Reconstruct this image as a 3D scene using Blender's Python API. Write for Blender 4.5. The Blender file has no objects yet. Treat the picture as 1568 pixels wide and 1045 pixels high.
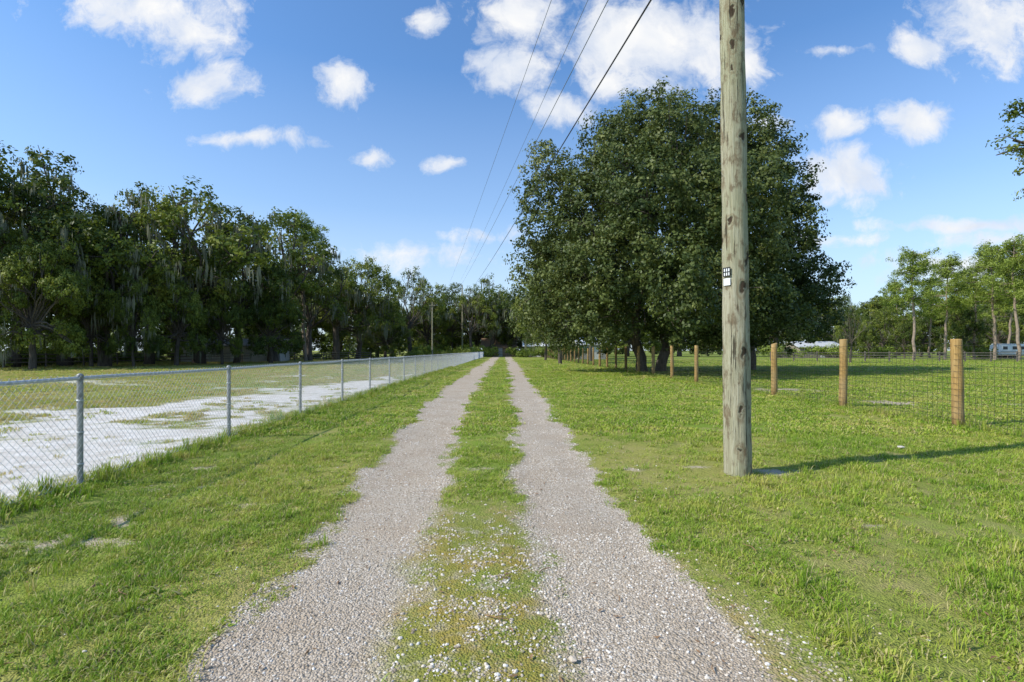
import bpy, math, numpy as np
from mathutils import Vector
rng=np.random.default_rng(7)
F=784.; HX=772.; HY=537.; CH=1.5
def WX(px,Y): return (px-HX)/F*Y
def WZ(py,Y): return CH+(HY-py)/F*Y
scene=bpy.context.scene
COL=scene.collection

# ------------------------------------------------------------ helpers
def _h(i,j,s):
    n=(i*374761393+j*668265263+s*974634777)&0xffffffff
    n=((n^(n>>13))*1274126177)&0xffffffff
    n=(n^(n>>16))
    return (n&0xffff)/65535.0
def vnoise(x,y,s=0):
    x=np.asarray(x,float);y=np.asarray(y,float)
    i=np.floor(x).astype(np.int64);j=np.floor(y).astype(np.int64)
    u=x-i;v=y-j;u=u*u*(3-2*u);v=v*v*(3-2*v)
    return (_h(i,j,s)*(1-u)+_h(i+1,j,s)*u)*(1-v)+(_h(i,j+1,s)*(1-u)+_h(i+1,j+1,s)*u)*v
def fbm(x,y,s=0,o=4):
    t=0;a=.5;n=0
    for k in range(o):
        t=t+a*vnoise(x*2**k,y*2**k,s+k*17);n+=a;a*=.55
    return t/n
def sstep(a,b,x):
    t=np.clip((x-a)/(b-a),0,1);return t*t*(3-2*t)

class MB:
    def __init__(s): s.V=[];s.F=[];s.M=[];s.T=[];s.n=0
    def add(s,V,Fc,mat=0,t=.5):
        V=np.asarray(V,float).reshape(-1,3);Fc=np.asarray(Fc,np.int64).reshape(-1,4)
        s.V.append(V);s.F.append(Fc+s.n);s.M.append(np.full(len(Fc),mat))
        s.T.append(np.broadcast_to(np.asarray(t,float),(len(V),)));s.n+=len(V)
    def mesh(s,name,mats,smooth=()):
        V=np.concatenate(s.V);Q=np.concatenate(s.F);M=np.concatenate(s.M);T=np.concatenate(s.T)
        me=bpy.data.meshes.new(name)
        me.vertices.add(len(V));me.vertices.foreach_set('co',V.ravel().astype(np.float32))
        me.loops.add(len(Q)*4);me.loops.foreach_set('vertex_index',Q.ravel().astype(np.int32))
        me.polygons.add(len(Q));me.polygons.foreach_set('loop_start',(np.arange(len(Q))*4).astype(np.int32))
        for m in mats: me.materials.append(m)
        me.polygons.foreach_set('material_index',M.astype(np.int32))
        me.update(calc_edges=True)
        sm=np.isin(M,list(smooth));me.polygons.foreach_set('use_smooth',sm)
        a=me.attributes.new('tint','FLOAT','POINT');a.data.foreach_set('value',T.astype(np.float32))
        me.update()
        return me
def obj(name,me,loc=(0,0,0),rz=0,sc=(1,1,1),parent=None,coll=None):
    o=bpy.data.objects.new(name,me);o.location=loc;o.rotation_euler=(0,0,rz);o.scale=sc
    (coll or COL).objects.link(o)
    if parent: o.parent=parent
    return o
def tube(P,R,n=8,cap=False):
    P=np.asarray(P,float);R=np.asarray(R,float)
    if R.ndim==0: R=np.full(len(P),float(R))
    if cap:
        P=np.vstack([P[:1],P,P[-1:]]);R=np.concatenate([[1e-4],R,[1e-4]])
    d=np.gradient(P,axis=0)
    if cap: d[0]=d[1]=P[2]-P[1]; d[-1]=d[-2]=P[-2]-P[-3]
    d/=np.linalg.norm(d,axis=1)[:,None]+1e-9
    ref=np.array([1.,0,0]) if abs(d[len(d)//2][0])<.8 else np.array([0,1.,0])
    a=np.cross(d,ref);a/=np.linalg.norm(a,axis=1)[:,None]+1e-9;b=np.cross(d,a)
    th=np.arange(n)/n*2*np.pi
    V=P[:,None,:]+R[:,None,None]*(np.cos(th)[None,:,None]*a[:,None,:]+np.sin(th)[None,:,None]*b[:,None,:])
    m=len(P);i=np.arange(m-1)[:,None]*n;j=np.arange(n)[None,:];k=(j+1)%n
    Q=np.stack([i+j,i+k,i+n+k,i+n+j],-1).reshape(-1,4)
    return V.reshape(-1,3),Q
def wires(P0,P1,r,n=3):
    P0=np.asarray(P0,float);P1=np.asarray(P1,float);d=P1-P0;d/=np.linalg.norm(d,axis=1)[:,None]
    ref=np.where(np.abs(d[:,:1])<.8,np.array([[1.,0,0]]),np.array([[0,1.,0]]))
    a=np.cross(d,ref);a/=np.linalg.norm(a,axis=1)[:,None];b=np.cross(d,a)
    th=np.arange(n)/n*2*np.pi
    off=r*(np.cos(th)[None,:,None]*a[:,None,:]+np.sin(th)[None,:,None]*b[:,None,:])
    V=np.concatenate([P0[:,None]+off,P1[:,None]+off],1)
    base=np.arange(len(P0))[:,None,None]*2*n
    j=np.arange(n);k=(j+1)%n
    Q=base+np.stack([j,k,k+n,j+n],-1)[None]
    return V.reshape(-1,3),Q.reshape(-1,4)
def box(c,s,rz=0):
    c=np.array(c,float);s=np.array(s,float)/2
    v=np.array([[x,y,z] for z in(-1,1) for y in(-1,1) for x in(-1,1)],float)*s
    ca,sa=math.cos(rz),math.sin(rz)
    v=np.stack([v[:,0]*ca-v[:,1]*sa,v[:,0]*sa+v[:,1]*ca,v[:,2]],1)+c
    return v,np.array([[0,2,3,1],[4,5,7,6],[0,1,5,4],[2,6,7,3],[0,4,6,2],[1,3,7,5]])

# ------------------------------------------------------------ materials
def newmat(name):
    m=bpy.data.materials.new(name);m.use_nodes=True
    nt=m.node_tree;nt.nodes.clear();return m,nt
def N(nt,t,ins=None,**pr):
    n=nt.nodes.new(t)
    for k,v in pr.items(): setattr(n,k,v)
    for k,v in (ins or {}).items():
        s=n.inputs[k]
        if isinstance(v,bpy.types.NodeSocket): nt.links.new(v,s)
        else: s.default_value=v
    return n
def ramp(nt,fac,stops):
    r=nt.nodes.new('ShaderNodeValToRGB');e=r.color_ramp.elements
    while len(e)<len(stops): e.new(.5)
    for q,(p,c) in zip(e,stops): q.position=p;q.color=(c[0],c[1],c[2],1) if not isinstance(c,(int,float)) else (c,c,c,1)
    nt.links.new(fac,r.inputs[0]);return r.outputs[0]
def mixc(nt,f,a,b,bt='MIX'):
    n=nt.nodes.new('ShaderNodeMix');n.data_type='RGBA';n.blend_type=bt
    for s,v in ((n.inputs[0],f),(n.inputs[6],a),(n.inputs[7],b)):
        if isinstance(v,bpy.types.NodeSocket): nt.links.new(v,s)
        elif isinstance(v,(int,float)): s.default_value=v
        else: s.default_value=(v[0],v[1],v[2],1)
    return n.outputs[2]
def M(nt,op,a,b=0.,c=0.,clamp=False):
    n=nt.nodes.new('ShaderNodeMath');n.operation=op;n.use_clamp=clamp
    for s,v in zip(n.inputs,(a,b,c)):
        if isinstance(v,bpy.types.NodeSocket): nt.links.new(v,s)
        else: s.default_value=v
    return n.outputs[0]
def noise(nt,vec,scale,detail=4,rough=.55):
    return N(nt,'ShaderNodeTexNoise',{'Vector':vec,'Scale':scale,'Detail':detail,'Roughness':rough}).outputs[0]
def mapping(nt,vec,sc):
    return N(nt,'ShaderNodeMapping',{'Vector':vec,'Scale':sc}).outputs[0]
def finish(nt,col,rough=.8,bump=None,bstr=.5,bdist=.02,spec=.3,metal=0.):
    p=N(nt,'ShaderNodeBsdfPrincipled',{'Roughness':rough,'Specular IOR Level':spec,'Metallic':metal})
    if isinstance(col,bpy.types.NodeSocket): nt.links.new(col,p.inputs['Base Color'])
    else: p.inputs['Base Color'].default_value=(col[0],col[1],col[2],1)
    if bump is not None:
        b=N(nt,'ShaderNodeBump',{'Height':bump,'Strength':bstr,'Distance':bdist})
        nt.links.new(b.outputs[0],p.inputs['Normal'])
    o=N(nt,'ShaderNodeOutputMaterial',{'Surface':p.outputs[0]});return p
def pos(nt): return N(nt,'ShaderNodeNewGeometry').outputs['Position']
def attr(nt,n): return N(nt,'ShaderNodeAttribute',attribute_name=n).outputs['Fac']
def simple(name,c,rough=.7,var=.25,scale=6,metal=0,stretch=(1,1,1)):
    m,nt=newmat(name);tc=N(nt,'ShaderNodeTexCoord').outputs['Object']
    n=noise(nt,mapping(nt,tc,stretch),scale,5)
    lo=[q*(1-var) for q in c];hi=[min(1,q*(1+var)) for q in c]
    finish(nt,ramp(nt,n,[(.3,lo),(.7,hi)]),rough,n,.3,.01,metal=metal);return m

def leafmat(name,cdark,clight,trans=.25,cyel=None,rough=.5):
    m,nt=newmat(name);t=attr(nt,'tint')
    oi=N(nt,'ShaderNodeObjectInfo').outputs['Random']
    n=noise(nt,pos(nt),.35,2)
    f=M(nt,'ADD',M(nt,'MULTIPLY',t,.6),M(nt,'MULTIPLY',n,.55))
    f=M(nt,'ADD',f,M(nt,'MULTIPLY',M(nt,'SUBTRACT',oi,.5),.35))
    c=ramp(nt,f,[(.25,cdark),(.62,clight),(.95,cyel or clight)])
    p=N(nt,'ShaderNodeBsdfPrincipled',{'Base Color':c,'Roughness':rough,'Specular IOR Level':.22})
    tr=N(nt,'ShaderNodeBsdfTranslucent',{'Color':mixc(nt,.5,c,(clight[0]*1.6,clight[1]*1.6,clight[2]))})
    mx=N(nt,'ShaderNodeMixShader',{0:trans,1:p.outputs[0],2:tr.outputs[0]})
    N(nt,'ShaderNodeOutputMaterial',{'Surface':mx.outputs[0]});return m
mat_oak=leafmat('oak_leaves',(.044,.070,.012),(.145,.185,.028),.25,(.28,.30,.05))
mat_big=leafmat('big_oak_leaves',(.038,.060,.016),(.112,.140,.036),.20,(.20,.215,.065))
mat_pine=leafmat('pine_needles',(.10,.15,.022),(.22,.28,.045),.25,(.30,.35,.08))
mat_moss=leafmat('spanish_moss_mat',(.11,.115,.072),(.20,.205,.135),.2)
mat_bark=simple('bark',(.10,.082,.064),.9,.5,3,stretch=(3,3,.6))
mat_pbark=simple('pine_bark',(.26,.20,.15),.9,.4,4,stretch=(3,3,.8))

# ------------------------------------------------------------ ground masks
YK=[-10,2.3,5.8,10.4,18.7,51,125]
eL1=[-1.35,-1.42,-1.68,-2.0,-2.4,-2.55,-2.6]
eL2=[-.45,-.5,-.6,-.82,-1.05,-1.05,-1.1]
eR1=[.28,.27,.12,.17,.26,.25,.2]
eR2=[1.25,1.23,1.17,1.17,1.26,1.5,1.6]
def road_d(x,y):
    a,b,c,d=[np.interp(y,YK,e) for e in (eL1,eL2,eR1,eR2)]
    return np.maximum(np.minimum(x-a,b-x),np.minimum(x-c,d-x)),a,b,c,d
spots=[(11.3,14.6,1.9,.55,1),(10.6,19.4,1.2,.8,1),(3.3,6.35,.34,.13,.95),(2.45,6.65,.16,.07,.75),(1.65,6.5,.14,.09,.65),
 (-3.45,4.0,.36,.14,.72),(-3.3,4.55,.3,.15,.70),(-3.05,4.85,.45,.10,.68),(-2.5,5.0,.3,.08,.62),(-4.3,4.1,.3,.25,.66),
 (-4.0,3.4,.3,.2,.6),(-3.4,5.7,.4,.15,.58),(-3.9,6.6,.35,.2,.55),(3.15,4.4,.10,.05,.7),(-1.2,6.9,.2,.3,.55),(13.5,14.2,1.2,.4,.8),(-.25,6.5,.3,.12,.62)]
def masks(x,y):
    r,a,b,c,d=road_d(x,y)
    n1=fbm(x*2.2,y*1.1,3);n2=fbm(x*7,y*5,11);n3=fbm(x*.5,y*.35,23)
    g=.5+(r+(n1-.5)*.62+(n2-.5)*.36)/.5
    g=np.clip(g,0,1)
    near=1-sstep(4.2,5.9,y+(n1-.5)*1.6)
    cen=((x>b-.3)&(x<c+.3))*near*(.56+(n2-.5)*.55)
    g=np.maximum(g,cen)
    rv=np.exp(-np.clip(x-d,0,9)/.5)*(x>d-.1)*(1-sstep(2.6,6.2,y))*(.66+(n2-.5)*.8)
    g=np.maximum(g,np.clip(rv,0,1))
    mw=np.minimum(x-b+.10+(n1-.5)*.5,c+.06-x+(n1-.5)*.5)
    moss=np.clip(sstep(-.08,.14,mw)*near*1.+(x>d)*np.exp(-np.clip(x-d-.1,0,9)/.6)*(1-sstep(3,5.,y))*.8,0,1)
    xc=np.interp(y,[1,3,9,14,20,30],[-6.8,-6.8,-7.2,-7.3,-6.6,-6.0]);hw=np.interp(y,[1,3,9,14,20,30],[2.1,2.3,2.7,2.7,2.1,.7])
    s=.5+(hw-np.abs(x-xc))*.30
    s=np.clip(s,-.3,.78)+(fbm(x*.9,y*1.3,31)-.5)*1.7+(n2-.5)*.9
    s=np.where((x<-9)&(y<45),np.maximum(s,.27+(fbm(x*.45,y*.4,93)-.5)*1.3),s)
    s=s*(x<-4.75)*(1-sstep(28,46,y))
    for (sx,sy,rx,ry,am) in spots:
        q=1-np.sqrt(((x-sx)/rx)**2+((y-sy)/ry)**2)*.5
        s=np.maximum(s,np.clip(q,0,1)*am+(n2-.5)*1.3*(q>0.1))
    s=np.where(g>.6,0,s)
    s=np.clip(s,0,1)
    dry=np.clip((n3-.5)*2.4+.34+sstep(-4.6,-5.2,x)*.36*(1-sstep(25,60,y)*.3)-sstep(9,10,x)*.22,0,1)
    dry=np.clip(dry+.25*np.exp(-np.abs(r)/.35)*(r<0),0,1)
    return g,s,dry,moss
def gz(x,y):
    r=road_d(x,y)[0]
    f=(1-sstep(14,30,y))*(1-sstep(8,14,np.abs(x)))
    z=(fbm(x*.8,y*.6,41,3)-.5)*.08*f
    return z-.018*sstep(-.15,.25,r)*f

mg,nt=newmat('ground_mat')
P=pos(nt);ag=attr(nt,'g');as_=attr(nt,'s');ad=attr(nt,'dry');am=attr(nt,'moss')
nf=noise(nt,P,38,5,.65);nm=noise(nt,P,6,6,.65);nl=noise(nt,P,.22,4,.6);nb=noise(nt,P,1.3,5,.65)
fg=M(nt,'ADD',ag,M(nt,'MULTIPLY',M(nt,'SUBTRACT',nf,.5),1.1));fg=ramp(nt,fg,[(.42,0.),(.56,1.)])
fs=M(nt,'ADD',as_,M(nt,'MULTIPLY',M(nt,'SUBTRACT',nf,.5),1.5));fs=ramp(nt,fs,[(.34,0.),(.70,1.)])
vor=N(nt,'ShaderNodeTexVoronoi',{'Vector':P,'Scale':75.})
cellv=N(nt,'ShaderNodeSeparateColor',{0:vor.outputs['Color']}).outputs[0]
gc=ramp(nt,cellv,[(0,(.32,.26,.185)),(.35,(.48,.40,.305)),(.75,(.59,.505,.405)),(1,(.76,.695,.60))])
gc=mixc(nt,M(nt,'MULTIPLY',ramp(nt,nm,[(.35,0.),(.65,1.)]),.6),gc,(.56,.46,.35))
gc=mixc(nt,ramp(nt,nb,[(.42,0.),(.70,.65)]),gc,(.43,.33,.23))
gc=mixc(nt,ramp(nt,vor.outputs['Distance'],[(.35,0.),(.75,.45)]),gc,(.20,.16,.115))
gc=mixc(nt,M(nt,'MULTIPLY',am,ramp(nt,nm,[(.30,.20),(.50,.95)])),gc,mixc(nt,ramp(nt,nb,[(.4,0.),(.6,1.)]),(.20,.225,.03),(.32,.24,.05)))
sc_=ramp(nt,noise(nt,P,3,6,.7),[(.3,(.54,.475,.39)),(.6,(.78,.74,.685))])
sxg=N(nt,'ShaderNodeSeparateXYZ',{0:P}).outputs[0]
sc_=mixc(nt,M(nt,'MULTIPLY',M(nt,'GREATER_THAN',sxg,-4.6),.85),sc_,(.46,.365,.24))
gr=mixc(nt,ad,(.165,.26,.026),(.38,.325,.10))
gr=mixc(nt,ramp(nt,nl,[(.35,0.),(.7,.6)]),gr,(.24,.345,.036))
gr=mixc(nt,ramp(nt,nf,[(.36,.6),(.56,0.)]),gr,(.10,.11,.030))
gr=mixc(nt,ramp(nt,nm,[(.52,0.),(.74,.6)]),gr,(.36,.285,.13))
gr=mixc(nt,ramp(nt,nb,[(.50,0.),(.70,.6)]),gr,(.38,.30,.14))
c=mixc(nt,fs,gr,sc_);c=mixc(nt,fg,c,gc)
bh=M(nt,'ADD',M(nt,'MULTIPLY',nf,1.),M(nt,'MULTIPLY',vor.outputs['Distance'],-.8))
finish(nt,c,.95,bh,.8,.018,spec=.10)

# ------------------------------------------------------------ ground mesh
def growth(a,step,k,end):
    o=[];v=a;s=step
    while v<end: s*=k;v+=s;o.append(v)
    return o
xr=growth(6.,.09,1.07,3000)
xs=np.array([-v for v in xr[::-1]]+list(np.arange(-6,6.001,.07))+xr)
ys=np.array([-60,-30,-15,-8,-5,-3,-1.5,0,1]+list(np.arange(1.6,14,.07))+growth(14,.08,1.035,4000))
def grid(xs,ys,dz):
    X,Y=np.meshgrid(xs,ys);X=X.ravel();Y=Y.ravel()
    Z=gz(X,Y)+dz
    nx,ny=len(xs),len(ys)
    i=np.arange(ny-1)[:,None]*nx;j=np.arange(nx-1)[None,:]
    Q=np.stack([i+j,i+j+1,i+nx+j+1,i+nx+j],-1).reshape(-1,4)
    mb=MB();mb.add(np.stack([X,Y,Z],1),Q)
    return mb,X,Y
def groundobj(name,xs,ys,dz):
    mb,X,Y=grid(xs,ys,dz);me=mb.mesh(name,[mg],(0,))
    for nme,v in zip(('g','s','dry','moss'),masks(X,Y)):
        a=me.attributes.new(nme,'FLOAT','POINT');a.data.foreach_set('value',np.asarray(v,np.float32))
    return obj(name,me)
groundobj('ground',xs,ys,0)
groundobj('gravel_driveway',xs[(xs>-3.4)&(xs<2.9)],ys[(ys>-6)&(ys<122)],.004)

# ------------------------------------------------------------ scatter via geometry nodes
def scatter(name,pts,rot,scl,idx,srcs):
    c=bpy.data.collections.new(name+'_parts')
    for k,me in enumerate(srcs):
        o=bpy.data.objects.new('%s_part_%02d'%(name,k),me);c.objects.link(o)
    me=bpy.data.meshes.new(name);n=len(pts);me.vertices.add(n);me.vertices.foreach_set('co',np.asarray(pts,np.float32).ravel())
    for an,ty,v,key in (('rot','FLOAT_VECTOR',rot,'vector'),('scl','FLOAT_VECTOR',scl,'vector')):
        a=me.attributes.new(an,ty,'POINT');a.data.foreach_set(key,np.asarray(v,np.float32).ravel())
    a=me.attributes.new('idx','INT','POINT');a.data.foreach_set('value',np.asarray(idx,np.int32))
    me.update();o=obj(name,me)
    ng=bpy.data.node_groups.new(name,'GeometryNodeTree')
    ng.interface.new_socket('Geometry',in_out='INPUT',socket_type='NodeSocketGeometry')
    ng.interface.new_socket('Geometry',in_out='OUTPUT',socket_type='NodeSocketGeometry')
    gi=ng.nodes.new('NodeGroupInput');go=ng.nodes.new('NodeGroupOutput')
    ci=ng.nodes.new('GeometryNodeCollectionInfo');ci.inputs['Collection'].default_value=c
    ci.inputs['Separate Children'].default_value=True;ci.inputs['Reset Children'].default_value=True
    ip=ng.nodes.new('GeometryNodeInstanceOnPoints');ip.inputs['Pick Instance'].default_value=True
    def na(nm,t):
        q=ng.nodes.new('GeometryNodeInputNamedAttribute');q.data_type=t;q.inputs['Name'].default_value=nm
        return [s for s in q.outputs if s.enabled and s.name=='Attribute'][0]
    er=ng.nodes.new('FunctionNodeEulerToRotation');L=ng.links.new
    L(na('rot','FLOAT_VECTOR'),er.inputs[0]);L(er.outputs[0],ip.inputs['Rotation'])
    L(na('scl','FLOAT_VECTOR'),ip.inputs['Scale']);L(na('idx','INT'),ip.inputs['Instance Index'])
    L(gi.outputs[0],ip.inputs['Points']);L(ci.outputs[0],ip.inputs['Instance']);L(ip.outputs[0],go.inputs[0])
    md=o.modifiers.new('scatter','NODES');md.node_group=ng
    return o

# grass material
mgr,nt=newmat('grass_blades')
oi=N(nt,'ShaderNodeObjectInfo').outputs['Random'];t=attr(nt,'tint');P=pos(nt)
nl=noise(nt,P,.45,3,.6);n2=noise(nt,P,2.2,3,.6)
sx=N(nt,'ShaderNodeSeparateXYZ',{0:P}).outputs[0]
leftf=M(nt,'MULTIPLY',M(nt,'LESS_THAN',sx,-4.9),.22)
f=M(nt,'ADD',M(nt,'MULTIPLY',oi,.30),M(nt,'MULTIPLY',nl,.65));f=M(nt,'ADD',f,M(nt,'MULTIPLY',n2,.65));f=M(nt,'ADD',f,leftf);f=M(nt,'SUBTRACT',f,.25)
c=ramp(nt,f,[(.26,(.13,.255,.018)),(.50,(.27,.39,.036)),(.68,(.41,.455,.07)),(.90,(.57,.46,.17))])
c=mixc(nt,ramp(nt,t,[(.78,0.),(.88,.75)]),c,(.56,.45,.23))
p=N(nt,'ShaderNodeBsdfPrincipled',{'Base Color':c,'Roughness':.5,'Specular IOR Level':.2})
tr=N(nt,'ShaderNodeBsdfTranslucent',{'Color':c})
mx=N(nt,'ShaderNodeMixShader',{0:.33,1:p.outputs[0],2:tr.outputs[0]});N(nt,'ShaderNodeOutputMaterial',{'Surface':mx.outputs[0]})

def tuft(nb,rad,h0,h1,w,lean,seed):
    r=np.random.default_rng(seed);mb=MB()
    for k in range(nb):
        a=r.uniform(0,6.28);q=rad*math.sqrt(r.uniform());bx,by=q*math.cos(a),q*math.sin(a)
        h=r.uniform(h0,h1);a2=r.uniform(0,6.28);ln=r.uniform(.1,1)*lean*h;dx,dy=math.cos(a2),math.sin(a2)
        a3=a2+1.57+r.uniform(-.6,.6);sx,sy=math.cos(a3)*w/2,math.sin(a3)*w/2
        pts=[]
        for (zz,of,ww) in ((-.01,0,.8),(.45*h,.3*ln,1),(.8*h,.7*ln,.75),(h*.96,ln*1.15,.08)):
            pts+= [[bx+dx*of-sx*ww,by+dy*of-sy*ww,zz],[bx+dx*of+sx*ww,by+dy*of+sy*ww,zz]]
        mb.add(pts,[[0,1,3,2],[2,3,5,4],[4,5,7,6]],0,r.uniform())
    return mb.mesh('tuft',[mgr])
tufts=[tuft(32,.095,.018,.045,.0055,1.6,1),tuft(32,.095,.015,.04,.006,1.8,2),tuft(28,.08,.025,.06,.005,1.3,3),
       tuft(18,.03,.06,.13,.0055,.8,4),tuft(14,.05,.015,.035,.016,2.0,5),
       tuft(40,.12,.02,.05,.011,1.4,6),tuft(40,.12,.02,.05,.012,1.5,7)]
PT=[];SC=[];IX=[]
for (y0,y1,dens,sxy,sz,kinds,pr) in ((1.5,5,360,.85,.85,[0,1,2,3,4],[.36,.31,.18,.03,.12]),(5,9,200,1.0,.9,[0,1,2,3,4],[.38,.34,.2,.03,.05]),
      (9,16,80,1.3,1.0,[5,6,3],[.49,.49,.02]),(16,36,22,2.0,1.1,[5,6],[.5,.5]),(36,80,3,3.6,1.3,[5,6],[.5,.5])):
    W=y1*1.06+1.;n=int(2*W*(y1-y0)*dens)
    x=rng.uniform(-W,W,n);y=rng.uniform(y0,y1,n);k=np.abs(x)<y*1.06+1.;x=x[k];y=y[k]
    g,s,dry,moss=masks(x,y)
    lush=fbm(x*1.7,y*1.7,77)
    thin=fbm(x*.9,y*.7,177)
    acc=(1-sstep(.3,.52,g))*(1-sstep(.30,.62,s)*.93)*np.clip((.05+lush*1.25)*(1.3-sstep(.48,.64,thin)*1.05),0,1)
    acc=acc+.05*(moss>.5)*(g>.4)*(road_d(x,y)[0]<-.1)
    acc=acc*np.where((x<-4.7)&(y<30),.5,1)
    k=rng.uniform(size=len(x))<acc;x=x[k];y=y[k];lush=lush[k];moss=moss[k]
    s0=rng.uniform(.7,1.25,len(x));sz_=s0*(.4+lush*1.3)*sz
    r=road_d(x,y)[0];sz_*=np.where((r>-.5),.8,1);s0=s0*np.where(moss>.5,.5,1);sz_*=np.where(moss>.5,.5,1)
    PT.append(np.stack([x,y,gz(x,y)],1));SC.append(np.stack([s0*sxy,s0*sxy,sz_],1));IX.append(rng.choice(kinds,len(x),p=pr))
n=4600;y=rng.uniform(3,45,n);side=rng.uniform(size=n)<.6
x=np.where(side,-4.65+rng.normal(0,.13,n),8.85+rng.normal(0,.12,n))
PT.append(np.stack([x,y,gz(x,y)],1));s0=rng.uniform(.8,1.5,n);SC.append(np.stack([s0,s0,s0*1.3],1));IX.append(rng.choice([2,3,6],n,p=[.45,.25,.3]))
PT=np.concatenate(PT);SC=np.concatenate(SC);IX=np.concatenate(IX);n=len(PT)
RT=np.stack([rng.normal(0,.08,n),rng.normal(0,.08,n),rng.uniform(0,6.28,n)],1)
scatter('grass',PT,RT,SC,IX,tufts)
print('grass',n)

# gravel stones
mst,nt=newmat('gravel_stones')
oi=N(nt,'ShaderNodeObjectInfo').outputs['Random'];nn=noise(nt,pos(nt),180,3)
c=ramp(nt,oi,[(0,(.25,.20,.14)),(.25,(.44,.365,.275)),(.6,(.58,.50,.405)),(.85,(.70,.645,.565)),(1,(.80,.765,.71))])
c=mixc(nt,ramp(nt,nn,[(.35,.35),(.6,0.)]),c,(.36,.29,.21));finish(nt,c,.85,nn,.3,.003,spec=.15)
def stone(seed):
    import bmesh
    r=np.random.default_rng(seed);bm=bmesh.new();bmesh.ops.create_icosphere(bm,subdivisions=1 if seed%2 else 2,radius=1)
    s=(r.uniform(.8,1.2),r.uniform(.6,1),r.uniform(.4,.7))
    for v in bm.verts:
        q=1+r.uniform(-.16,.16);v.co=Vector((v.co.x*s[0]*q,v.co.y*s[1]*q,v.co.z*s[2]*q))
    me=bpy.data.meshes.new('stone');bm.to_mesh(me);bm.free();me.materials.append(mst);return me
stones=[stone(i) for i in range(6)]
PT=[];SC=[]
for (y0,y1,dens,r0,r1) in ((1.6,4.2,5200,.0035,.0100),(4.2,8,1900,.005,.011),(8,16,420,.008,.015)):
    n=int(5.4*(y1-y0)*dens);x=rng.uniform(-2.9,2.5,n);y=rng.uniform(y0,y1,n)
    g,s,dry,moss=masks(x,y);r=road_d(x,y)[0]
    edge=np.exp(-np.abs(r)/.14)
    pk=fbm(x*4,y*2,55);pk2=fbm(x*6,y*6,155)
    acc=sstep(.3,.6,g)*np.clip((.12+.55*edge+.45*(pk>.55))*(1-moss)+moss*(.05+.55*sstep(.46,.64,pk2)),0,1)+.015*(g<.3)*(r>-1)
    k=rng.uniform(size=n)<acc;x=x[k];y=y[k];edge=edge[k];moss=moss[k]
    sz=r0+(r1-r0)*rng.uniform(size=len(x))**2.6*(1+.4*moss)
    PT.append(np.stack([x,y,gz(x,y)+.004+sz*.15],1));SC.append(np.stack([sz,sz,sz],1))
n=260;x=rng.uniform(-.6,2.4,n);y=rng.uniform(1.8,5.5,n);k=(masks(x,y)[3]>.4)|(rng.uniform(size=n)<.2);x=x[k];y=y[k];sz=rng.uniform(.006,.014,len(x))
PT.append(np.stack([x,y,gz(x,y)+.006],1));SC.append(np.stack([sz,sz,sz],1))
PT.append(np.array([[6.04,7.8,.03],[.33,2.47,.012]]));SC.append(np.array([[.075,.05,.05],[.022,.02,.02]]))
PT=np.concatenate(PT);SC=np.concatenate(SC);n=len(PT)
scatter('gravel',PT,rng.uniform(-.4,.4,(n,3))+np.stack([np.zeros(n),np.zeros(n),rng.uniform(0,6.28,n)],1),SC,rng.integers(0,6,n),stones)
print('stones',n)
# leaf litter and twigs on the lane and verges
mb=MB();n=420;x=rng.uniform(-4.4,5,n);y=1.8+7*rng.uniform(size=n)**1.4
for i in range(n):
    a=rng.uniform(0,6.28);L=rng.uniform(.012,.03);w=L*.32;z=float(gz(x[i:i+1],y[i:i+1])[0])+(.014 if abs(x[i])<1.6 else .035)
    c_,s_=math.cos(a),math.sin(a);dz=rng.uniform(-.006,.012)
    mb.add([[x[i]-c_*L,y[i]-s_*L,z],[x[i]+s_*w,y[i]-c_*w,z+dz],[x[i]+c_*L,y[i]+s_*L,z+.004],[x[i]-s_*w,y[i]+c_*w,z+dz*.5]],[[0,1,2,3]])
for i in range(26):
    px_,py_=rng.uniform(-3.5,3.5),rng.uniform(2,7);a=rng.uniform(0,6.28);L=rng.uniform(.05,.16);z=float(gz(np.array([px_]),np.array([py_]))[0])+(.016 if abs(px_)<1.5 else .03)
    V,Q=tube([[px_,py_,z],[px_+L*.5*math.cos(a),py_+L*.5*math.sin(a),z+.006],[px_+L*math.cos(a+.25),py_+L*math.sin(a+.25),z]],[.003,.0028,.0015],5,True);mb.add(V,Q)
obj('fallen_leaves_and_twigs',mb.mesh('litter',[simple('dead_leaf',(.24,.14,.07),.8,.4,30)]))

# ------------------------------------------------------------ trees
def leaves(mb,C,R,nl,size,tint,mat,flat=.75,asp=.55,up=.3,r=rng,out=None):
    k=len(C);u=r.normal(size=(k,nl,3));u/=np.linalg.norm(u,axis=2)[...,None]
    rad=r.uniform(size=(k,nl,1))**.45
    p=C[:,None,:]+u*rad*R[:,None,None]*np.array([1,1,flat])
    nr=u*.7+r.normal(size=u.shape)*.5+np.array([0,0,up])
    if out is not None: nr=nr+out[:,None,:]*.6
    nr/=np.linalg.norm(nr,axis=2)[...,None]
    t=np.cross(nr,r.normal(size=u.shape));t/=np.linalg.norm(t,axis=2)[...,None]
    b=np.cross(nr,t);L=size*r.uniform(.6,1.35,(k,nl,1))
    V=np.stack([p-t*L*.5,p-b*L*asp*.5,p+t*L*.5,p+b*L*asp*.5],2).reshape(-1,3)
    Q=np.arange(len(V)).reshape(-1,4)
    tt=(tint[:,None]+r.normal(0,.14,(k,nl)))[:,:,None]+np.zeros((1,1,4))
    mb.add(V,Q,mat,tt.ravel())
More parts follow.
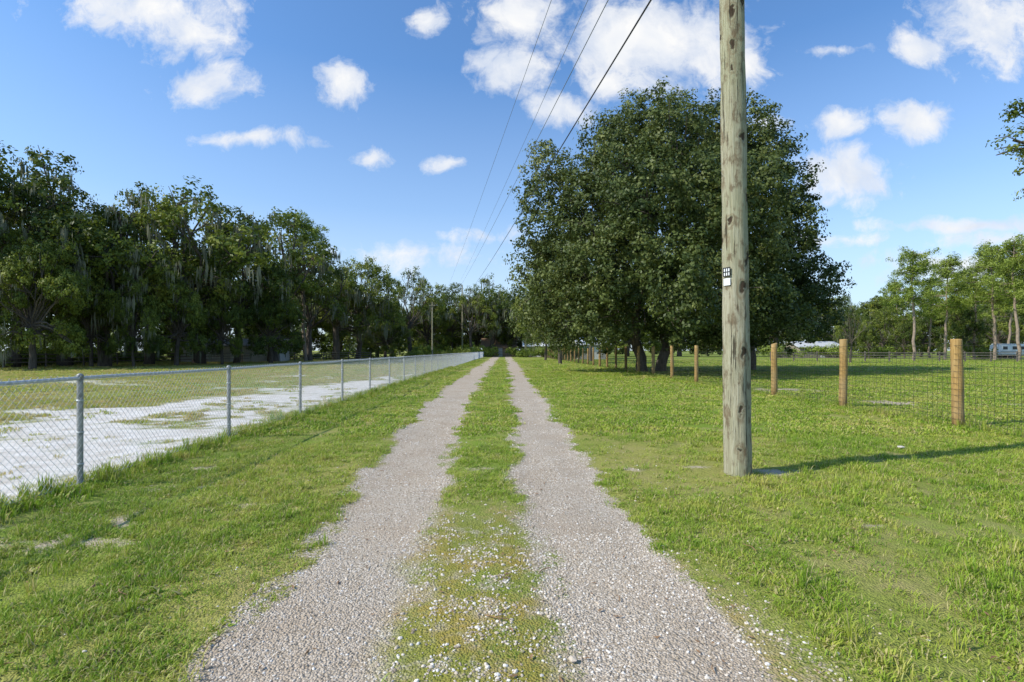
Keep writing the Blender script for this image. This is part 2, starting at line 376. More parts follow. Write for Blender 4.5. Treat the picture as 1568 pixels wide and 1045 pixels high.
def limb(mb,a,b,r0,r1,r,bend=.12,n=7,mat=0,sides=7):
    a=np.array(a,float);b=np.array(b,float);L=np.linalg.norm(b-a);t=np.linspace(0,1,n)[:,None]
    off=r.normal(0,bend*L,3);off[2]=abs(off[2])*.6
    P=a+(b-a)*t+off*np.sin(t*np.pi)+r.normal(0,.02*L,(n,3))*np.sin(t*np.pi)
    V,Q=tube(P,r0+(r1-r0)*t[:,0]**.8,sides);mb.add(V,Q,mat);return P
def crown(mb,lobes,dens,clr,nl,size,r,flat=.8,mossn=0,shell=.35,low=0.,asp=.62,rag=.15):
    for l in lobes:
        c=np.array(l[:3]);R=l[3];n=max(5,int(4*np.pi*R*R*dens))
        u=r.normal(size=(n,3));u/=np.linalg.norm(u,axis=1)[:,None]
        q=(1-shell*r.uniform(size=(n,1))**1.5)*r.uniform(1-rag,1+rag*1.15,(n,1))
        C=c+u*q*R*np.array([1,1,flat]);k=C[:,2]>low;C=C[k];u=u[k]
        tint=np.clip(.45+r.normal(0,.22)+r.normal(0,.18,len(C)),0,1)
        leaves(mb,C,clr*r.uniform(.6,1.3,len(C)),nl,size,tint,1,asp=asp,r=r,out=u)
        if mossn:
            m=r.poisson(mossn*R)
            for _ in range(m):
                a=r.uniform(0,6.28);h=c+np.array([math.cos(a)*R*.9,math.sin(a)*R*.9,r.uniform(-.7,.2)*R])
                ns=9;o=r.normal(0,.22,(ns,3));L=r.uniform(.5,2.0)*np.ones(ns)*r.uniform(.5,1.1,ns);w=r.uniform(.04,.11,ns)
                az=r.uniform(0,6.28,ns);d=np.stack([np.cos(az),np.sin(az),0*az],1)*w[:,None]
                p=h+o;dz=np.stack([0*L,0*L,L],1)
                V=np.stack([p,p-d-dz*.35,p-dz+r.normal(0,.05,(ns,3)),p+d-dz*.4],1).reshape(-1,3)
                mb.add(V,np.arange(len(V)).reshape(-1,4),2,r.uniform(.2,.8))
def oak(seed,H=17,R=8,dens=.58,moss=2.,low=.16,nlobe=18,size=.29,lobr=(1.5,2.9),under=.5):
    r=np.random.default_rng(seed);mb=MB();lobes=[]
    for i in range(nlobe):
        a=i*2.399+r.uniform(-.5,.5);rho=R*.9*math.sqrt((i+.5)/nlobe);lr=r.uniform(*lobr)
        zt=H*(1-.45*(rho/R)**2)*r.uniform(.72,1.0)-lr*.6
        lobes.append((rho*math.cos(a),rho*math.sin(a),zt,lr))
        if rho>.35*R and r.uniform()<under:
            z2=r.uniform(low*H+1.3,max(low*H+1.6,zt-lr*1.4));q=r.uniform(.7,1.2);lobes.append((rho*math.cos(a+.3)*q,rho*math.sin(a+.3)*q,z2,lr*.75))
    tr=r.uniform(.33,.46);top=np.array([r.normal(0,.3),r.normal(0,.3),H*.3])
    P=limb(mb,(0,0,-.2),top,tr*1.5,tr,r,.03,7,0,10)
    for l in lobes:
        s=P[-1] if r.uniform()<.6 else P[-2]
        Q=limb(mb,s,np.array(l[:3]),tr*r.uniform(.3,.5),.05,r,.1,7)
        for _ in range(3):
            u=r.normal(size=3);u/=np.linalg.norm(u);limb(mb,Q[-2 if r.uniform()<.5 else -3],np.array(l[:3])+u*l[3]*.9,.07,.02,r,.1,4,0,4)
    crown(mb,lobes,dens,.68,28,size,r,.72,moss,.45,low*H,.62,.22)
    return mb.mesh('oak',[mat_bark,mat_oak,mat_moss],(0,))
oaks=[oak(11),oak(12,R=7,dens=.48,moss=3.4,nlobe=15,low=.22),oak(13,R=9,dens=.55,moss=2.2,nlobe=22,low=.1),
      oak(14,R=6.5,dens=.45,moss=3.,nlobe=12,low=.3,lobr=(1.1,2.2),under=.4),oak(15,R=8,dens=.6,moss=.6,nlobe=20,low=.07,size=.33,under=.9)]
def put_oak(px,py_top,Y,v,wide=1.,name='oak_tree',dz=0):
    H=WZ(py_top,Y);s=H/16.4;w=s*wide
    return obj(name,oaks[v],(WX(px,Y),Y,dz),rng.uniform(0,6.28),(w,w,s))
for a in [(-75,212,45,2,1.),(20,218,46,0,.9),(100,250,50,3,1.1),(160,292,48,1,.9),(228,288,55,2,.8),(305,272,58,3,1.2),
          (362,335,62,0,.8),(418,300,68,3,1.15),(415,425,60,4,.7),(474,368,74,3,.9),(515,380,84,1,.9),(548,396,90,2,.8),(590,470,98,4,.9),(270,405,50,4,.6),
          (50,345,40,4,.62),(140,410,46,4,.5),(340,430,55,4,.5),(205,420,46,0,.5)]:
    put_oak(*a)
for a in [(-40,270,62,4,1.1),(90,315,64,2,1.1),(200,355,70,4,1.2),(320,375,80,2,1.2),(430,425,92,4,1.2),(520,440,104,2,1.1),(578,450,112,4,.9)]:
    put_oak(*a)
for a in [(628,402,112,3,.85),(600,440,118,1,.8),(655,445,122,4,.8),(690,432,128,0,.8),(722,430,120,3,.8),(752,412,126,1,.8),(785,440,130,0,.8),(815,440,126,4,.8),
          (850,400,95,2,.8),(650,465,140,4,1.4),(730,458,142,4,1.4),(810,455,142,4,1.4),(880,440,130,2,1.2),(835,415,78,0,.5),(858,360,58,2,.45),(905,430,70,2,.6),
          (960,470,128,4,1.4),(1040,468,132,4,1.4),(1120,468,128,4,1.4)]:
    put_oak(*a)
for a in [(1290,452,118,0,.7),(1250,448,150,4,1.1),(1330,448,135,4,.9),(1375,455,150,2,1.2),(1440,452,150,4,1.2),(1500,440,150,2,1.2),(1560,430,140,4,1.1),(1620,430,140,2,1.1),(1302,458,62,3,.6),
          (1475,465,88,4,.6),(1190,430,120,2,1.2),(1530,468,110,2,.8),(1410,480,120,4,.8),(1350,470,104,0,.8),(1385,488,98,4,.6),(1330,492,95,4,.5)]:
    put_oak(*a)
# continuous distant wood closing the horizon
r=np.random.default_rng(77);mb=MB();lob=[]
for xx in np.arange(-330,330,6.5):
    yy_=205+r.uniform(-12,12);h=r.uniform(9,13)
    lob+=[(xx+r.uniform(-2,2),yy_,h*.75,h*.36),(xx+r.uniform(-3,3),yy_-3,h*.35,h*.4)]
    limb(mb,(xx,yy_,-.2),(xx,yy_,h*.7),.3,.1,r,.02,4,0,5)
crown(mb,lob,.16,1.5,26,.95,r,.9,0,.5,.2)
obj('distant_woods',mb.mesh('distant_woods',[mat_bark,mat_oak],(0,)))

def pine(seed,H=18):
    r=np.random.default_rng(seed);mb=MB()
    n=12;z=np.linspace(-.2,H*.97,n);P=np.stack([np.cumsum(r.normal(0,.09,n)),np.cumsum(r.normal(0,.09,n)),z],1)
    V,Q=tube(P,np.linspace(.21,.05,n),8);mb.add(V,Q,0)
    for i in range(42):
        f=r.uniform()**.8;zz=H*(.42+.56*f);k=min(n-2,int((zz+.2)/(H*.97)*(n-1)));b=P[k]
        a=r.uniform(0,6.28);L=(1-f*.5)*r.uniform(1.,3.8);e=b+np.array([math.cos(a)*L,math.sin(a)*L,zz-b[2]+L*r.uniform(-.05,.4)])
        Pb=limb(mb,[b[0],b[1],zz],e,.06,.02,r,.06,5,0,4)
        C=[]
        for q in range(6):
            C.append(Pb[-1 if q<3 else -2]+r.normal(0,.5,3)*np.array([1,1,.8]))
        C=np.array(C);leaves(mb,C,r.uniform(.35,.8,len(C)),34,.42,np.clip(r.normal(.5,.2,len(C)),0,1),1,.85,.22,.3,r)
    return mb.mesh('pine',[mat_pbark,mat_pine],(0,))
pines=[pine(21),pine(22),pine(23)]
for (px,py,Y,v) in [(1398,378,78,0),(1447,398,84,1),(1492,404,88,2),(1522,378,80,1),(1556,362,74,0),(1585,370,74,2),(1372,430,105,2),(1425,425,108,0),(1545,400,96,2),(1470,420,100,0),(470,338,72,1)]:
    H=WZ(py,Y);s=H/18.;obj('pine_tree',pines[v],(WX(px,Y),Y,0),rng.uniform(0,6),(s*1.12,s*1.12,s))

# the big oak clump by the fence
r=np.random.default_rng(5);Yb=35.;mb=MB()
raw=[(1000,180,42,0),(968,195,46,3),(1035,205,52,-2),(930,220,42,0),(940,262,55,-2),(838,254,38,1),(816,300,30,0),(868,290,42,-1),(1098,190,42,2),(1140,195,46,1),(1180,235,44,2),(1212,285,40,0),(1165,285,56,-4),
 (900,335,65,-3),(985,300,72,-6),(1078,300,72,-6),(1130,370,70,-4),(1212,350,44,0),(1208,410,54,0),(1252,436,38,1),(1245,480,42,-1),(828,355,42,0),(812,405,34,1),(832,440,44,0),(820,490,36,2),
 (885,420,58,-4),(925,475,52,-5),(1040,425,62,-9),(1050,470,50,-9),(1110,450,62,-6),(1165,455,56,-4),(1200,495,40,-3),(868,495,44,0),(955,395,62,-7),(985,458,50,-5),(1110,497,44,-4),
 (1000,265,78,4),(1100,265,78,5),(915,320,66,5),(880,395,66,5),(1150,365,84,5),(1185,435,70,5),(1040,390,98,6),(950,425,84,6),(1100,465,68,4),(870,465,54,4),(1215,440,50,4),
 (1020,350,95,0),(920,390,78,0),(1110,405,90,0),(1000,450,68,2),(1060,490,50,-3),(920,502,42,-1),(1150,498,44,0),(1050,240,70,1),(1130,260,70,1),(960,250,60,1),(1170,330,60,2),(1030,180,35,4)]
lobes=[]
for (px,py,rp,dy) in raw:
    Y=Yb+dy*1.0;lobes.append((WX(px,Y),Y,WZ(py,Y),rp/F*Y))
bases=[(WX(984,35.5),35.5),(WX(1012,36.5),36.5),(WX(1150,39),39.)]
for bi,(bx,by) in enumerate(bases):
    tr=.30 if bi<2 else .26
    P=limb(mb,(bx,by,-.2),(bx+(-.5,.6,.2)[bi],by,4.2),tr*1.4,tr*.9,r,.03,8,0,12)
    for k,l in enumerate(lobes):
        dist=[abs(l[0]-q[0]) for q in bases]
        if np.argmin(dist)!=bi or k%3==0: continue
        Q=limb(mb,P[-1-(k%2)],np.array(l[:3]),tr*r.uniform(.2,.4),.04,r,.06,8)
        for _ in range(5):
            u=r.normal(size=3);u/=np.linalg.norm(u);limb(mb,Q[-2 if r.uniform()<.5 else -3],np.array(l[:3])+u*l[3]*.95,.05,.015,r,.1,4,0,4)
crown(mb,lobes,1.45,.55,38,.20,r,1.02,0,.45,1.4,.64,.17)
obj('live_oak_tree',mb.mesh('live_oak',[mat_bark,mat_big],(0,)))

# oak on the right whose bough enters the frame
r=np.random.default_rng(9);mb=MB();bx,by=22.,16.
lobes=[(15.2,15.0,8.5,.5),(15.0,15.1,7.7,.55),(15.9,15.2,7.6,.7),(16.6,15.3,7.2,.9),(16.2,15.2,9.2,.7),(17.6,15.4,8,1.3),(19,15.6,8.4,1.8),(21.5,16,9.6,2.6),(24,16,9,2.4),(22,18,8.5,2.4),(22.5,14,8,2.2),(20.5,17.5,7,1.8),(23.5,17,6.8,2.)]
P=limb(mb,(bx,by,-.2),(bx,by,4.),.5,.36,r,.02,7,0,12)
for l in lobes:
    Q=limb(mb,P[-1],np.array(l[:3]),.16,.03,r,.08,8)
    for _ in range(4):
        u=r.normal(size=3);u/=np.linalg.norm(u);limb(mb,Q[-2],np.array(l[:3])+u*l[3]*.9,.03,.008,r,.1,4,0,4)
crown(mb,lobes,2.4,.28,40,.095,r,.75,0,.5,4.)
obj('oak_tree',mb.mesh('bough_oak',[mat_bark,mat_oak],(0,)))

mb=MB();r=np.random.default_rng(31);lob=[]
for i in range(9): lob.append((r.uniform(-2,2),r.uniform(-1,1),r.uniform(.3,1.1),r.uniform(.5,.9)))
for l in lob: limb(mb,(l[0]*.3,l[1]*.3,-.1),l[:3],.04,.01,r,.1,4,0,4)
crown(mb,lob,2.,.35,22,.17,r,.8,0,.5,0.)
shr=mb.mesh('shrub',[mat_bark,mat_pine],(0,))
for i in range(26):
    f=i/25.;Y=44+f*60+r.uniform(-2,2);px=np.interp(f,[0,1],[-20,620])+r.uniform(-12,12)
    s=r.uniform(.6,1.3);obj('shrub',shr,(WX(px,Y),Y,0),r.uniform(0,6),(s*1.3,s*1.3,s))
for (px,Y,s) in [(735,118,1.5),(792,118,1.3),(805,112,1.2),(845,112,1.4),(700,116,1.4),(1205,100,1.5),(1285,100,1.5),(1330,98,1.4),(1500,90,1.2),(868,84,1.3),(640,110,1.4),(665,112,1.5)]:
    obj('shrub',shr,(WX(px,Y),Y,0),r.uniform(0,6),(s*1.3,s*1.3,s*1.2))

# ------------------------------------------------------------ chain link fence
mgal=simple('galvanised_wire',(.50,.52,.53),.45,.15,20,metal=.35)
mpst=simple('galvanised_post',(.30,.30,.285),.5,.3,9,metal=.3)
mb=MB();XF=-4.65;Hf=1.2;y0,y1=-6.,120.
z0=lambda y: gz(np.full_like(y,XF),y)
pys=5.65+3.05*np.arange(-4,38)
for y in pys:
    g0=float(z0(np.array([y]))[0])
    big=.03
    V,Q=tube([[XF-.03,y,g0-.1],[XF-.03,y,g0+.6],[XF-.03,y,Hf+.005]],[big]*3,12);mb.add(V,Q,1)
    V,Q=tube([[XF-.03,y,Hf+.0],[XF-.03,y,Hf+.03],[XF-.03,y,Hf+.048]],[big+.004,big+.004,.012],12,True);mb.add(V,Q,1)
    for zz in (.25,.6,.95):
        V,Q=tube([[XF-.03,y,zz-.008],[XF-.03,y,zz+.008]],[big+.006]*2,12,True);mb.add(V,Q,0)
V,Q=tube([[XF-.03,y,Hf-.01+.006*math.sin(y*1.3)] for y in np.arange(y0,y1,1.5)],.021,10);mb.add(V,Q,0)
V,Q=tube([[XF,y,.06+.01*math.sin(y*2)] for y in np.arange(y0,y1,.8)],.0025,4);mb.add(V,Q,0)
st=.074;yy=np.arange(y0,y1,st);h=Hf-.03
zb=.035
a=np.stack([np.full_like(yy,XF+.006),yy,np.full_like(yy,zb)],1)
run=(h-zb)*.92
b=np.stack([np.full_like(yy,XF+.006),yy+run,np.full_like(yy,Hf+.035)],1)
V,Q=wires(a,b,.0021,4);mb.add(V,Q,0)
b2=b.copy();b2[:,1]=yy-run;a2=a.copy();a2[:,0]-=.006;b2[:,0]-=.006
V,Q=wires(a2,b2,.0021,4);mb.add(V,Q,0)
obj('chain_link_fence',mb.mesh('chain_link_fence',[mgal,mpst],(0,1)))

# ------------------------------------------------------------ wooden post & wire fence
mwp,nt=newmat('treated_post');tc=N(nt,'ShaderNodeTexCoord').outputs['Object']
n1=noise(nt,mapping(nt,tc,(14,14,1.2)),3,6,.7);n2=noise(nt,tc,1.7,3)
c=ramp(nt,n1,[(.28,(.18,.10,.028)),(.5,(.36,.22,.072)),(.72,(.48,.32,.125))])
c=mixc(nt,ramp(nt,n2,[(.4,0.),(.7,.5)]),c,(.32,.25,.14));finish(nt,c,.75,n1,.6,.012)
mwr=simple('fence_wire',(.07,.07,.068),.5,.2,20,metal=.2)
mb=MB();XR=8.85;pr=9.97+3.4*np.arange(-3,36)
pr=pr[pr<130]
for i,y in enumerate(pr):
    rr=.098*rng.uniform(.88,1.08);dx,dy=rng.normal(0,.02,2);hh=1.76+rng.uniform(-.04,.04)
    zs=np.array([-.1,.3,.7,1.1,1.5,hh-.02,hh]);
    V,Q=tube([[XR+dx*z/1.7+rng.normal(0,.004),y+dy*z/1.7,z] for z in zs],[rr*1.03,rr*1.02,rr,rr*.99,rr*.98,rr*.97,rr*.9],14,True);mb.add(V,Q,0)
ya,yb=pr[0],pr[-1]
for z in np.concatenate([[.06],.06+.115*np.arange(1,13)]):
    q=np.arange(ya,yb,1.7);V,Q=tube([[XR-.11,y,z+rng.normal(0,.004)] for y in q],.0034,3);mb.add(V,Q,1)
V,Q=tube([[XR-.11,y,1.60+.012*math.sin(y)] for y in np.arange(ya,yb,1.7)],.0042,3);mb.add(V,Q,1)
yy=np.arange(ya,yb,.12);V,Q=wires(np.stack([0*yy+XR-.11,yy,0*yy+.06],1),np.stack([0*yy+XR-.11,yy+rng.normal(0,.004,len(yy)),0*yy+1.44],1),.0027);mb.add(V,Q,1)
obj('wood_post_wire_fence',mb.mesh('wood_post_wire_fence',[mwp,mwr],(0,)))

mdk=simple('weathered_board',(.16,.135,.11),.9,.3,5)
def far_fence(mb,p0,p1,sp,h,rails,w=.12):
    p0=np.array(p0,float);p1=np.array(p1,float);L=np.linalg.norm(p1-p0);n=int(L/sp)
    for i in range(n+1):
        p=p0+(p1-p0)*i/n;V,Q=box((p[0],p[1],h/2),(w,w,h+rng.uniform(-.05,.08)));mb.add(V,Q,0)
    a=math.atan2(p1[1]-p0[1],p1[0]-p0[0])
    for z in rails:
        m=(p0+p1)/2;V,Q=box((m[0]-.1*math.sin(a)*-1,m[1]-.1,z),(L,.03,.09),a);mb.add(V,Q,0)
mb=MB();far_fence(mb,(WX(1180,72),72),(WX(1640,66),66),3.,1.35,[.5,.85,1.2],.14)
obj('paddock_fence',mb.mesh('paddock_fence',[mdk]))
mb=MB();far_fence(mb,(-43,44),(-24,92),3.,1.25,[.45,.8,1.15],.12)
obj('paddock_fence',mb.mesh('paddock_fence_l',[mdk]))
mb=MB();far_fence(mb,(-4.6,121),(9.0,124),2.6,1.3,[.5,.9,1.2],.14)
obj('paddock_fence',mb.mesh('paddock_fence_e',[mdk]))

# ------------------------------------------------------------ utility poles and wires
mpo,nt=newmat('weathered_pole');tc=N(nt,'ShaderNodeTexCoord').outputs['Object']
g1=noise(nt,mapping(nt,tc,(22,22,.9)),2.2,8,.75);g2=noise(nt,mapping(nt,tc,(6,6,3.)),1.7,6,.65);g3=noise(nt,mapping(nt,tc,(1,1,.6)),1.2,3)
g4=noise(nt,mapping(nt,tc,(30,30,1.2)),1.3,3,.5)
c=ramp(nt,g1,[(.30,(.17,.145,.095)),(.45,(.34,.31,.21)),(.6,(.47,.44,.32)),(.8,(.58,.555,.43))])
c=mixc(nt,ramp(nt,g3,[(.4,0.),(.65,.5)]),c,(.31,.32,.18))
c=mixc(nt,ramp(nt,g2,[(.53,0.),(.64,.8)]),c,(.155,.11,.065))
crk=ramp(nt,g4,[(.63,0.),(.68,1.)])
c=mixc(nt,M(nt,'MULTIPLY',crk,.85),c,(.05,.037,.023))
dv=noise(nt,tc,5,3);tcw=N(nt,'ShaderNodeVectorMath',{0:mapping(nt,tc,(5,5,2.4)),1:N(nt,'ShaderNodeCombineXYZ',{0:dv,1:dv,2:dv}).outputs[0]},operation='ADD').outputs[0]
vk=N(nt,'ShaderNodeTexVoronoi',{'Vector':tcw,'Scale':1.}).outputs['Distance']
kn=ramp(nt,vk,[(.0,1.),(.13,.95),(.20,0.)])
ring=ramp(nt,vk,[(.18,0.),(.26,.6),(.38,0.)])
c=mixc(nt,ring,c,(.20,.14,.08));c=mixc(nt,kn,c,(.06,.04,.025))
bh=M(nt,'ADD',M(nt,'ADD',g1,M(nt,'MULTIPLY',crk,-.6)),M(nt,'MULTIPLY',kn,-.5))
finish(nt,c,.9,bh,1.,.025,spec=.15)
mtag=simple('metal_tag',(.75,.76,.77),.4,.1,20,metal=.1);mblk=simple('black_plastic',(.02,.02,.02),.5,.1)
mins=simple('porcelain',(.35,.33,.30),.3,.1)
def pole(H,r0,r1,mb,seed,det=True):
    n=int(H/.07) if det else 10;z=np.linspace(-.3,H,n);k=32 if det else 10
    th=np.arange(k)/k*2*np.pi
    R=(r0+(r1-r0)*np.clip(z/H,0,1))[:,None]*np.ones((1,k))
    if det:
        ZZ,TT=np.meshgrid(z,th,indexing='ij')
        R=R*(1+(vnoise(np.cos(TT)*1.5+5+ZZ*.2,np.sin(TT)*1.5+ZZ*1.3+9,seed)-.5)*.10+(vnoise(np.cos(TT)*4+5,np.sin(TT)*4+ZZ*5+9,seed+3)-.5)*.08)
    V=np.stack([R*np.cos(th),R*np.sin(th),z[:,None]*np.ones((1,k))],-1).reshape(-1,3)
    i=np.arange(n-1)[:,None]*k;j=np.arange(k)[None];q=(j+1)%k
    Q=np.stack([i+j,i+q,i+k+q,i+k+j],-1).reshape(-1,4);mb.add(V,Q,0)
    V,Q=tube([[0,0,H-.01],[0,0,H]],[r1,r1*.98],k,True);mb.add(V,Q,0)
PX,PY=2.86,6.26
mb=MB();pole(12.2,.158,.112,mb,3)
a=-2.62
for (zc,hh,ww,mt) in ((2.45,.10,.09,2),(2.33,.085,.09,1)):
    cx,cy=.160*math.cos(a),.160*math.sin(a)
    V,Q=box((cx,cy,zc),(ww,.006,hh),a+math.pi/2);mb.add(V,Q,1)
    if mt==2:
        for dz in (-hh/2,0,hh/2):
            V,Q=box((cx*1.03,cy*1.03,zc+dz),(ww+.008,.008,.009),a+math.pi/2);mb.add(V,Q,2)
        for dx in (-ww/2,-ww/6,ww/6,ww/2):
            V,Q=box((cx*1.03-math.sin(a)*dx,cy*1.03+math.cos(a)*dx,zc),(.008,.010,hh),a+math.pi/2);mb.add(V,Q,2)
V,Q=box((0,-.16,11.3),(2.2,.1,.12));mb.add(V,Q,0)
for x in (-1.,0.,1.):
    V,Q=tube([[x,-.16,11.35],[x,-.16,11.42],[x,-.16,11.5],[x,-.16,11.56]],[.04,.06,.05,.02],10,True);mb.add(V,Q,3)
up=obj('utility_pole',mb.mesh('utility_pole',[mpo,mtag,mblk,mins],(0,)),(PX,PY,0));up.rotation_euler=(0,-.0135,0)
mb=MB();pole(11,.15,.1,mb,4,False);V,Q=box((0,-.16,10.3),(1.2,.1,.12));mb.add(V,Q,0)
obj('utility_pole',mb.mesh('utility_pole_far',[mpo]),(WX(662,100),100,0))
mb=MB();pole(17,.17,.1,mb,4,False)
obj('utility_pole',mb.mesh('utility_pole_end',[mpo]),(WX(708,121),121,0))
mca=simple('cable',(.03,.03,.035),.6,.1);mal=simple('aluminium_cable',(.16,.18,.21),.5,.1)
mb=MB()
def wire(zn,pxf,pyf,Yf,rad,mt=0):
    A=np.array([PX-.08,PY,zn]);B=np.array([WX(pxf,Yf),Yf,WZ(pyf,Yf)])
    t=np.linspace(0,1,40)[:,None];Pt=A+(B-A)*t;Pt[:,2]-=(np.sin(t[:,0]*np.pi))*.35
    V,Q=tube(Pt,rad,6);mb.add(V,Q,mt)
    Bk=A.copy();Bk[1]-=60;Bk[0]+=2;Pt=A+(Bk-A)*t;Pt[:,2]-=(np.sin(t[:,0]*np.pi))*.6;V,Q=tube(Pt,rad,6);mb.add(V,Q,mt)
wire(7.4,724,440,120,.016);wire(8.75,704,440,120,.010,1);wire(9.7,700,440,120,.007,1);wire(12.0,686,440,120,.009,1)
obj('power_lines',mb.mesh('power_lines',[mca,mal],(0,1)))

# ------------------------------------------------------------ buildings
def house(name,px,Y,L,D,hw,hr,wall,roof,rz=0,ov=.5):
    e=bpy.data.objects.new(name,None);COL.objects.link(e);e.location=(WX(px,Y),Y,0);e.rotation_euler=(0,0,rz)
    mw=simple(name+'_wall',wall,.8,.12,2);mr=simple(name+'_roof',roof,.6,.2,3,stretch=(6,1,1));mgz=simple(name+'_glass',(.03,.035,.04),.15,.1);mtm=simple(name+'_trim',(.6,.6,.58),.6,.05)
    m=MB();V,Q=box((0,0,hw/2),(L,D,hw));m.add(V,Q)
    for s in(-1,1): m.add([[s*L/2,-D/2,hw],[s*L/2,D/2,hw],[s*L/2,0,hw+hr],[s*L/2,0,hw+hr]],[[0,1,2,3]])
    obj('walls',m.mesh('walls',[mw]),parent=e)
    m=MB()
    for s in(-1,1):
        sl=hr/(D/2);y1_=s*(D/2+ov);z1=hw-sl*ov+.03
        m.add([[-L/2-ov,0,hw+hr+.05],[L/2+ov,0,hw+hr+.05],[L/2+ov,y1_,z1],[-L/2-ov,y1_,z1],[-L/2-ov,0,hw+hr+.2],[L/2+ov,0,hw+hr+.2],[L/2+ov,y1_,z1+.15],[-L/2-ov,y1_,z1+.15]],
              [[0,1,2,3],[4,5,6,7],[2,3,7,6],[0,3,7,4],[1,2,6,5]])
    obj('roof',m.mesh('roof',[mr]),parent=e)
    m=MB();m2=MB()
    for x in np.arange(-L/2+1.6,L/2-1,2.6):
        V,Q=box((x,-D/2-.01,1.5),(1.1,.06,1.1));m.add(V,Q);V,Q=box((x,-D/2-.005,1.5),(1.3,.04,1.3));m2.add(V,Q)
    obj('windows',m.mesh('windows',[mgz]),parent=e);obj('window_frames',m2.mesh('frames',[mtm]),parent=e)
    m=MB();V,Q=box((.4,-D/2-.03,1.05),(1.,.06,2.1));m.add(V,Q);obj('door',m.mesh('door',[mtm]),parent=e)
house('brown_house',764,130,8,7,2.4,2.,(.33,.24,.15),(.30,.20,.13))
house('metal_roof_barn',822,122,6,6,2.6,1.2,(.22,.22,.21),(.72,.74,.76))
house('gray_roof_house',1242,112,9,7,2.2,1.1,(.25,.22,.18),(.50,.51,.52))
house('long_low_house',365,70,12,6,2.1,.8,(.46,.44,.40),(.24,.23,.22),rz=.2)
house('metal_roof_shed',905,90,5,5,2.6,1.,(.3,.29,.27),(.68,.70,.72))
e=bpy.data.objects.new('camper_trailer',None);COL.objects.link(e);e.location=(WX(1543,92),92,0)
mwh=simple('camper_paint',(.75,.76,.76),.35,.04);mgl=simple('camper_glass',(.03,.035,.04),.1,.1)
import bmesh
bm=bmesh.new();bmesh.ops.create_cube(bm,size=1)
for v in bm.verts: v.co=Vector((v.co.x*(5.2 if v.co.z<0 else 4.6),v.co.y*2.2,v.co.z*2.1+1.65))
bmesh.ops.bevel(bm,geom=bm.edges[:],offset=.22,segments=3,affect='EDGES');me=bpy.data.meshes.new('body');bm.to_mesh(me);bm.free();me.materials.append(mwh);obj('body',me,parent=e)
m=MB()
for x in (-1.5,.2,1.6): V,Q=box((x,-1.11,1.95),(.8,.04,.55));m.add(V,Q)
obj('windows',m.mesh('w',[mgl]),parent=e)
m=MB();V,Q=box((0,-1.11,1.35),(4.6,.03,.14));m.add(V,Q);obj('stripe',m.mesh('s',[mpst]),parent=e)
m=MB()
for x in(-.45,.45):
    for y in(-.95,.95): V,Q=tube([[x,y-.12,.34],[x,y+.12,.34]],[.34,.34],16,True);m.add(V,Q)
V,Q=tube([[2.4,0,.6],[3.6,0,.5]],.06,6,True);m.add(V,Q)
obj('wheels',m.mesh('wh',[mblk]),parent=e)

# ------------------------------------------------------------ world
az=math.atan2(-5.2,-1.7);el=math.radians(40)
sv=Vector((math.sin(az)*math.cos(el),math.cos(az)*math.cos(el),math.sin(el)))
ld=bpy.data.lights.new('sun','SUN');ld.energy=5.;ld.angle=math.radians(.5);ld.color=(1,.95,.85)
lo=bpy.data.objects.new('sun',ld);COL.objects.link(lo);lo.rotation_euler=(-sv).to_track_quat('-Z','Y').to_euler();lo.location=(-20,-10,30)
w=bpy.data.worlds.new('World');scene.world=w;w.use_nodes=True;nt=w.node_tree;nt.nodes.clear()
sky=N(nt,'ShaderNodeTexSky',sky_type='NISHITA',sun_disc=False,sun_elevation=el,sun_rotation=az%(2*math.pi),air_density=1.0,dust_density=.8,ozone_density=2.)
hs=mixc(nt,1.,sky.outputs[0],(.98,1.38,1.72),'MULTIPLY')
D=N(nt,'ShaderNodeTexCoord').outputs['Generated'];sp=N(nt,'ShaderNodeSeparateXYZ',{0:D})
hz=ramp(nt,sp.outputs[2],[(0.,.78),(.10,.62),(.26,.22),(.48,0.)])
hs=mixc(nt,hz,hs,(5.7,6.5,7.3))
yy=M(nt,'MAXIMUM',sp.outputs[1],.05);u=M(nt,'DIVIDE',sp.outputs[0],yy);v=M(nt,'DIVIDE',sp.outputs[2],yy)
uv=N(nt,'ShaderNodeCombineXYZ',{0:u,1:v}).outputs[0]
wn=N(nt,'ShaderNodeTexNoise',{'Vector':uv,'Scale':7.,'Detail':3.}).outputs['Color']
wv=N(nt,'ShaderNodeVectorMath',{0:wn,1:(.5,.5,.5)},operation='SUBTRACT').outputs[0]
wv=N(nt,'ShaderNodeVectorMath',{0:wv,1:(.11,.07,0)},operation='MULTIPLY').outputs[0]
uw=N(nt,'ShaderNodeVectorMath',{0:uv,1:wv},operation='ADD').outputs[0]
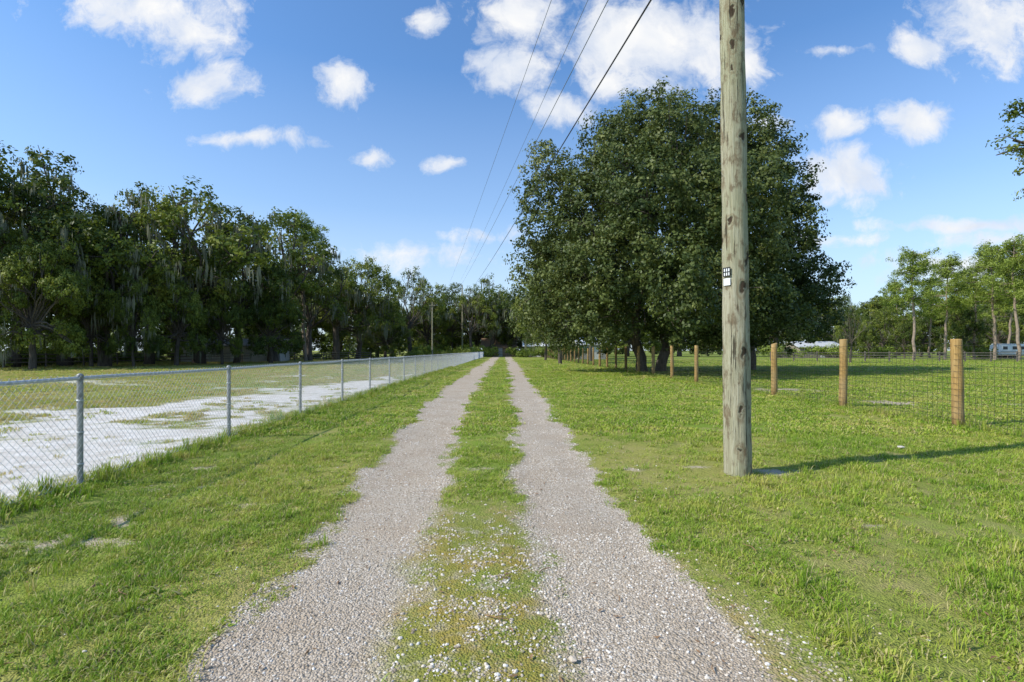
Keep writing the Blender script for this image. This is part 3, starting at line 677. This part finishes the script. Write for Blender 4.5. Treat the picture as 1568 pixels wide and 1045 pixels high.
clouds=[(225,10,125,38,.85),(285,48,55,36,.85),(322,128,54,30,.9),(528,130,37,32,.9),(642,28,26,22,.8),(385,214,82,12,.68),(570,243,36,17,.78),(688,247,32,15,.78),
 (800,25,70,48,.85),(790,110,55,36,.8),(970,62,125,68,1.05),(1070,70,90,60,.95),(930,120,60,30,.8),(1150,105,36,36,.9),(865,165,50,22,.85),(1285,192,38,24,1.),(1402,187,52,27,1.),
 (1410,78,46,24,.85),(1525,38,95,60,.9),(1290,262,72,36,1.),(1185,185,22,14,.8),(1290,78,46,8,.5),(1480,345,140,12,.74),(1530,368,120,18,.74),(1290,365,90,12,.65),
 (640,395,110,16,.42),(740,360,60,9,.36),(1480,400,130,22,.6),(-120,120,90,50,1.),(1720,150,100,50,1.)]
best=None
for (cx,cy,rx,ry,amp) in clouds:
    q=N(nt,'ShaderNodeVectorMath',{0:uw,1:((cx-HX)/F,(HY-cy)/F,0)},operation='SUBTRACT').outputs[0]
    q=N(nt,'ShaderNodeVectorMath',{0:q,1:(F/rx/1.35,F/ry/1.35,0)},operation='MULTIPLY').outputs[0]
    l=N(nt,'ShaderNodeVectorMath',{0:q},operation='LENGTH').outputs['Value']
    d=M(nt,'MULTIPLY',M(nt,'SUBTRACT',1.,l),amp)
    best=d if best is None else M(nt,'MAXIMUM',best,d)
fb=N(nt,'ShaderNodeTexNoise',{'Vector':uw,'Scale':12.,'Detail':8.,'Roughness':.66}).outputs[0]
fb2=N(nt,'ShaderNodeTexNoise',{'Vector':uw,'Scale':10.,'Detail':4.}).outputs[0]
best=M(nt,'MAXIMUM',best,-1.)
den=M(nt,'ADD',best,M(nt,'MULTIPLY',M(nt,'SUBTRACT',fb,.5),2.2))
alpha=ramp(nt,den,[(.02,0.),(.2,.26),(.50,.80),(.85,1.)])
alpha=M(nt,'MULTIPLY',alpha,M(nt,'GREATER_THAN',sp.outputs[1],.06))
ccol=ramp(nt,fb2,[(.33,(5.7,6.2,7.1)),(.62,(7.6,7.6,7.6))])
cloudc=N(nt,'ShaderNodeMix',{0:alpha,6:hs,7:ccol},data_type='RGBA')
bg=N(nt,'ShaderNodeBackground',{'Color':cloudc.outputs[2],'Strength':.13});N(nt,'ShaderNodeOutputWorld',{'Surface':bg.outputs[0]})

# ------------------------------------------------------------ camera
cd=bpy.data.cameras.new('camera');cd.lens=18.;cd.sensor_width=36.;cd.shift_x=12/1568;cd.shift_y=14.5/1568;cd.clip_end=6000;cd.clip_start=.05
co=bpy.data.objects.new('camera',cd);COL.objects.link(co);co.location=(0,0,CH);co.rotation_euler=(math.pi/2,0,0);scene.camera=co
scene.view_settings.view_transform='Standard';scene.view_settings.look='None';scene.view_settings.exposure=0
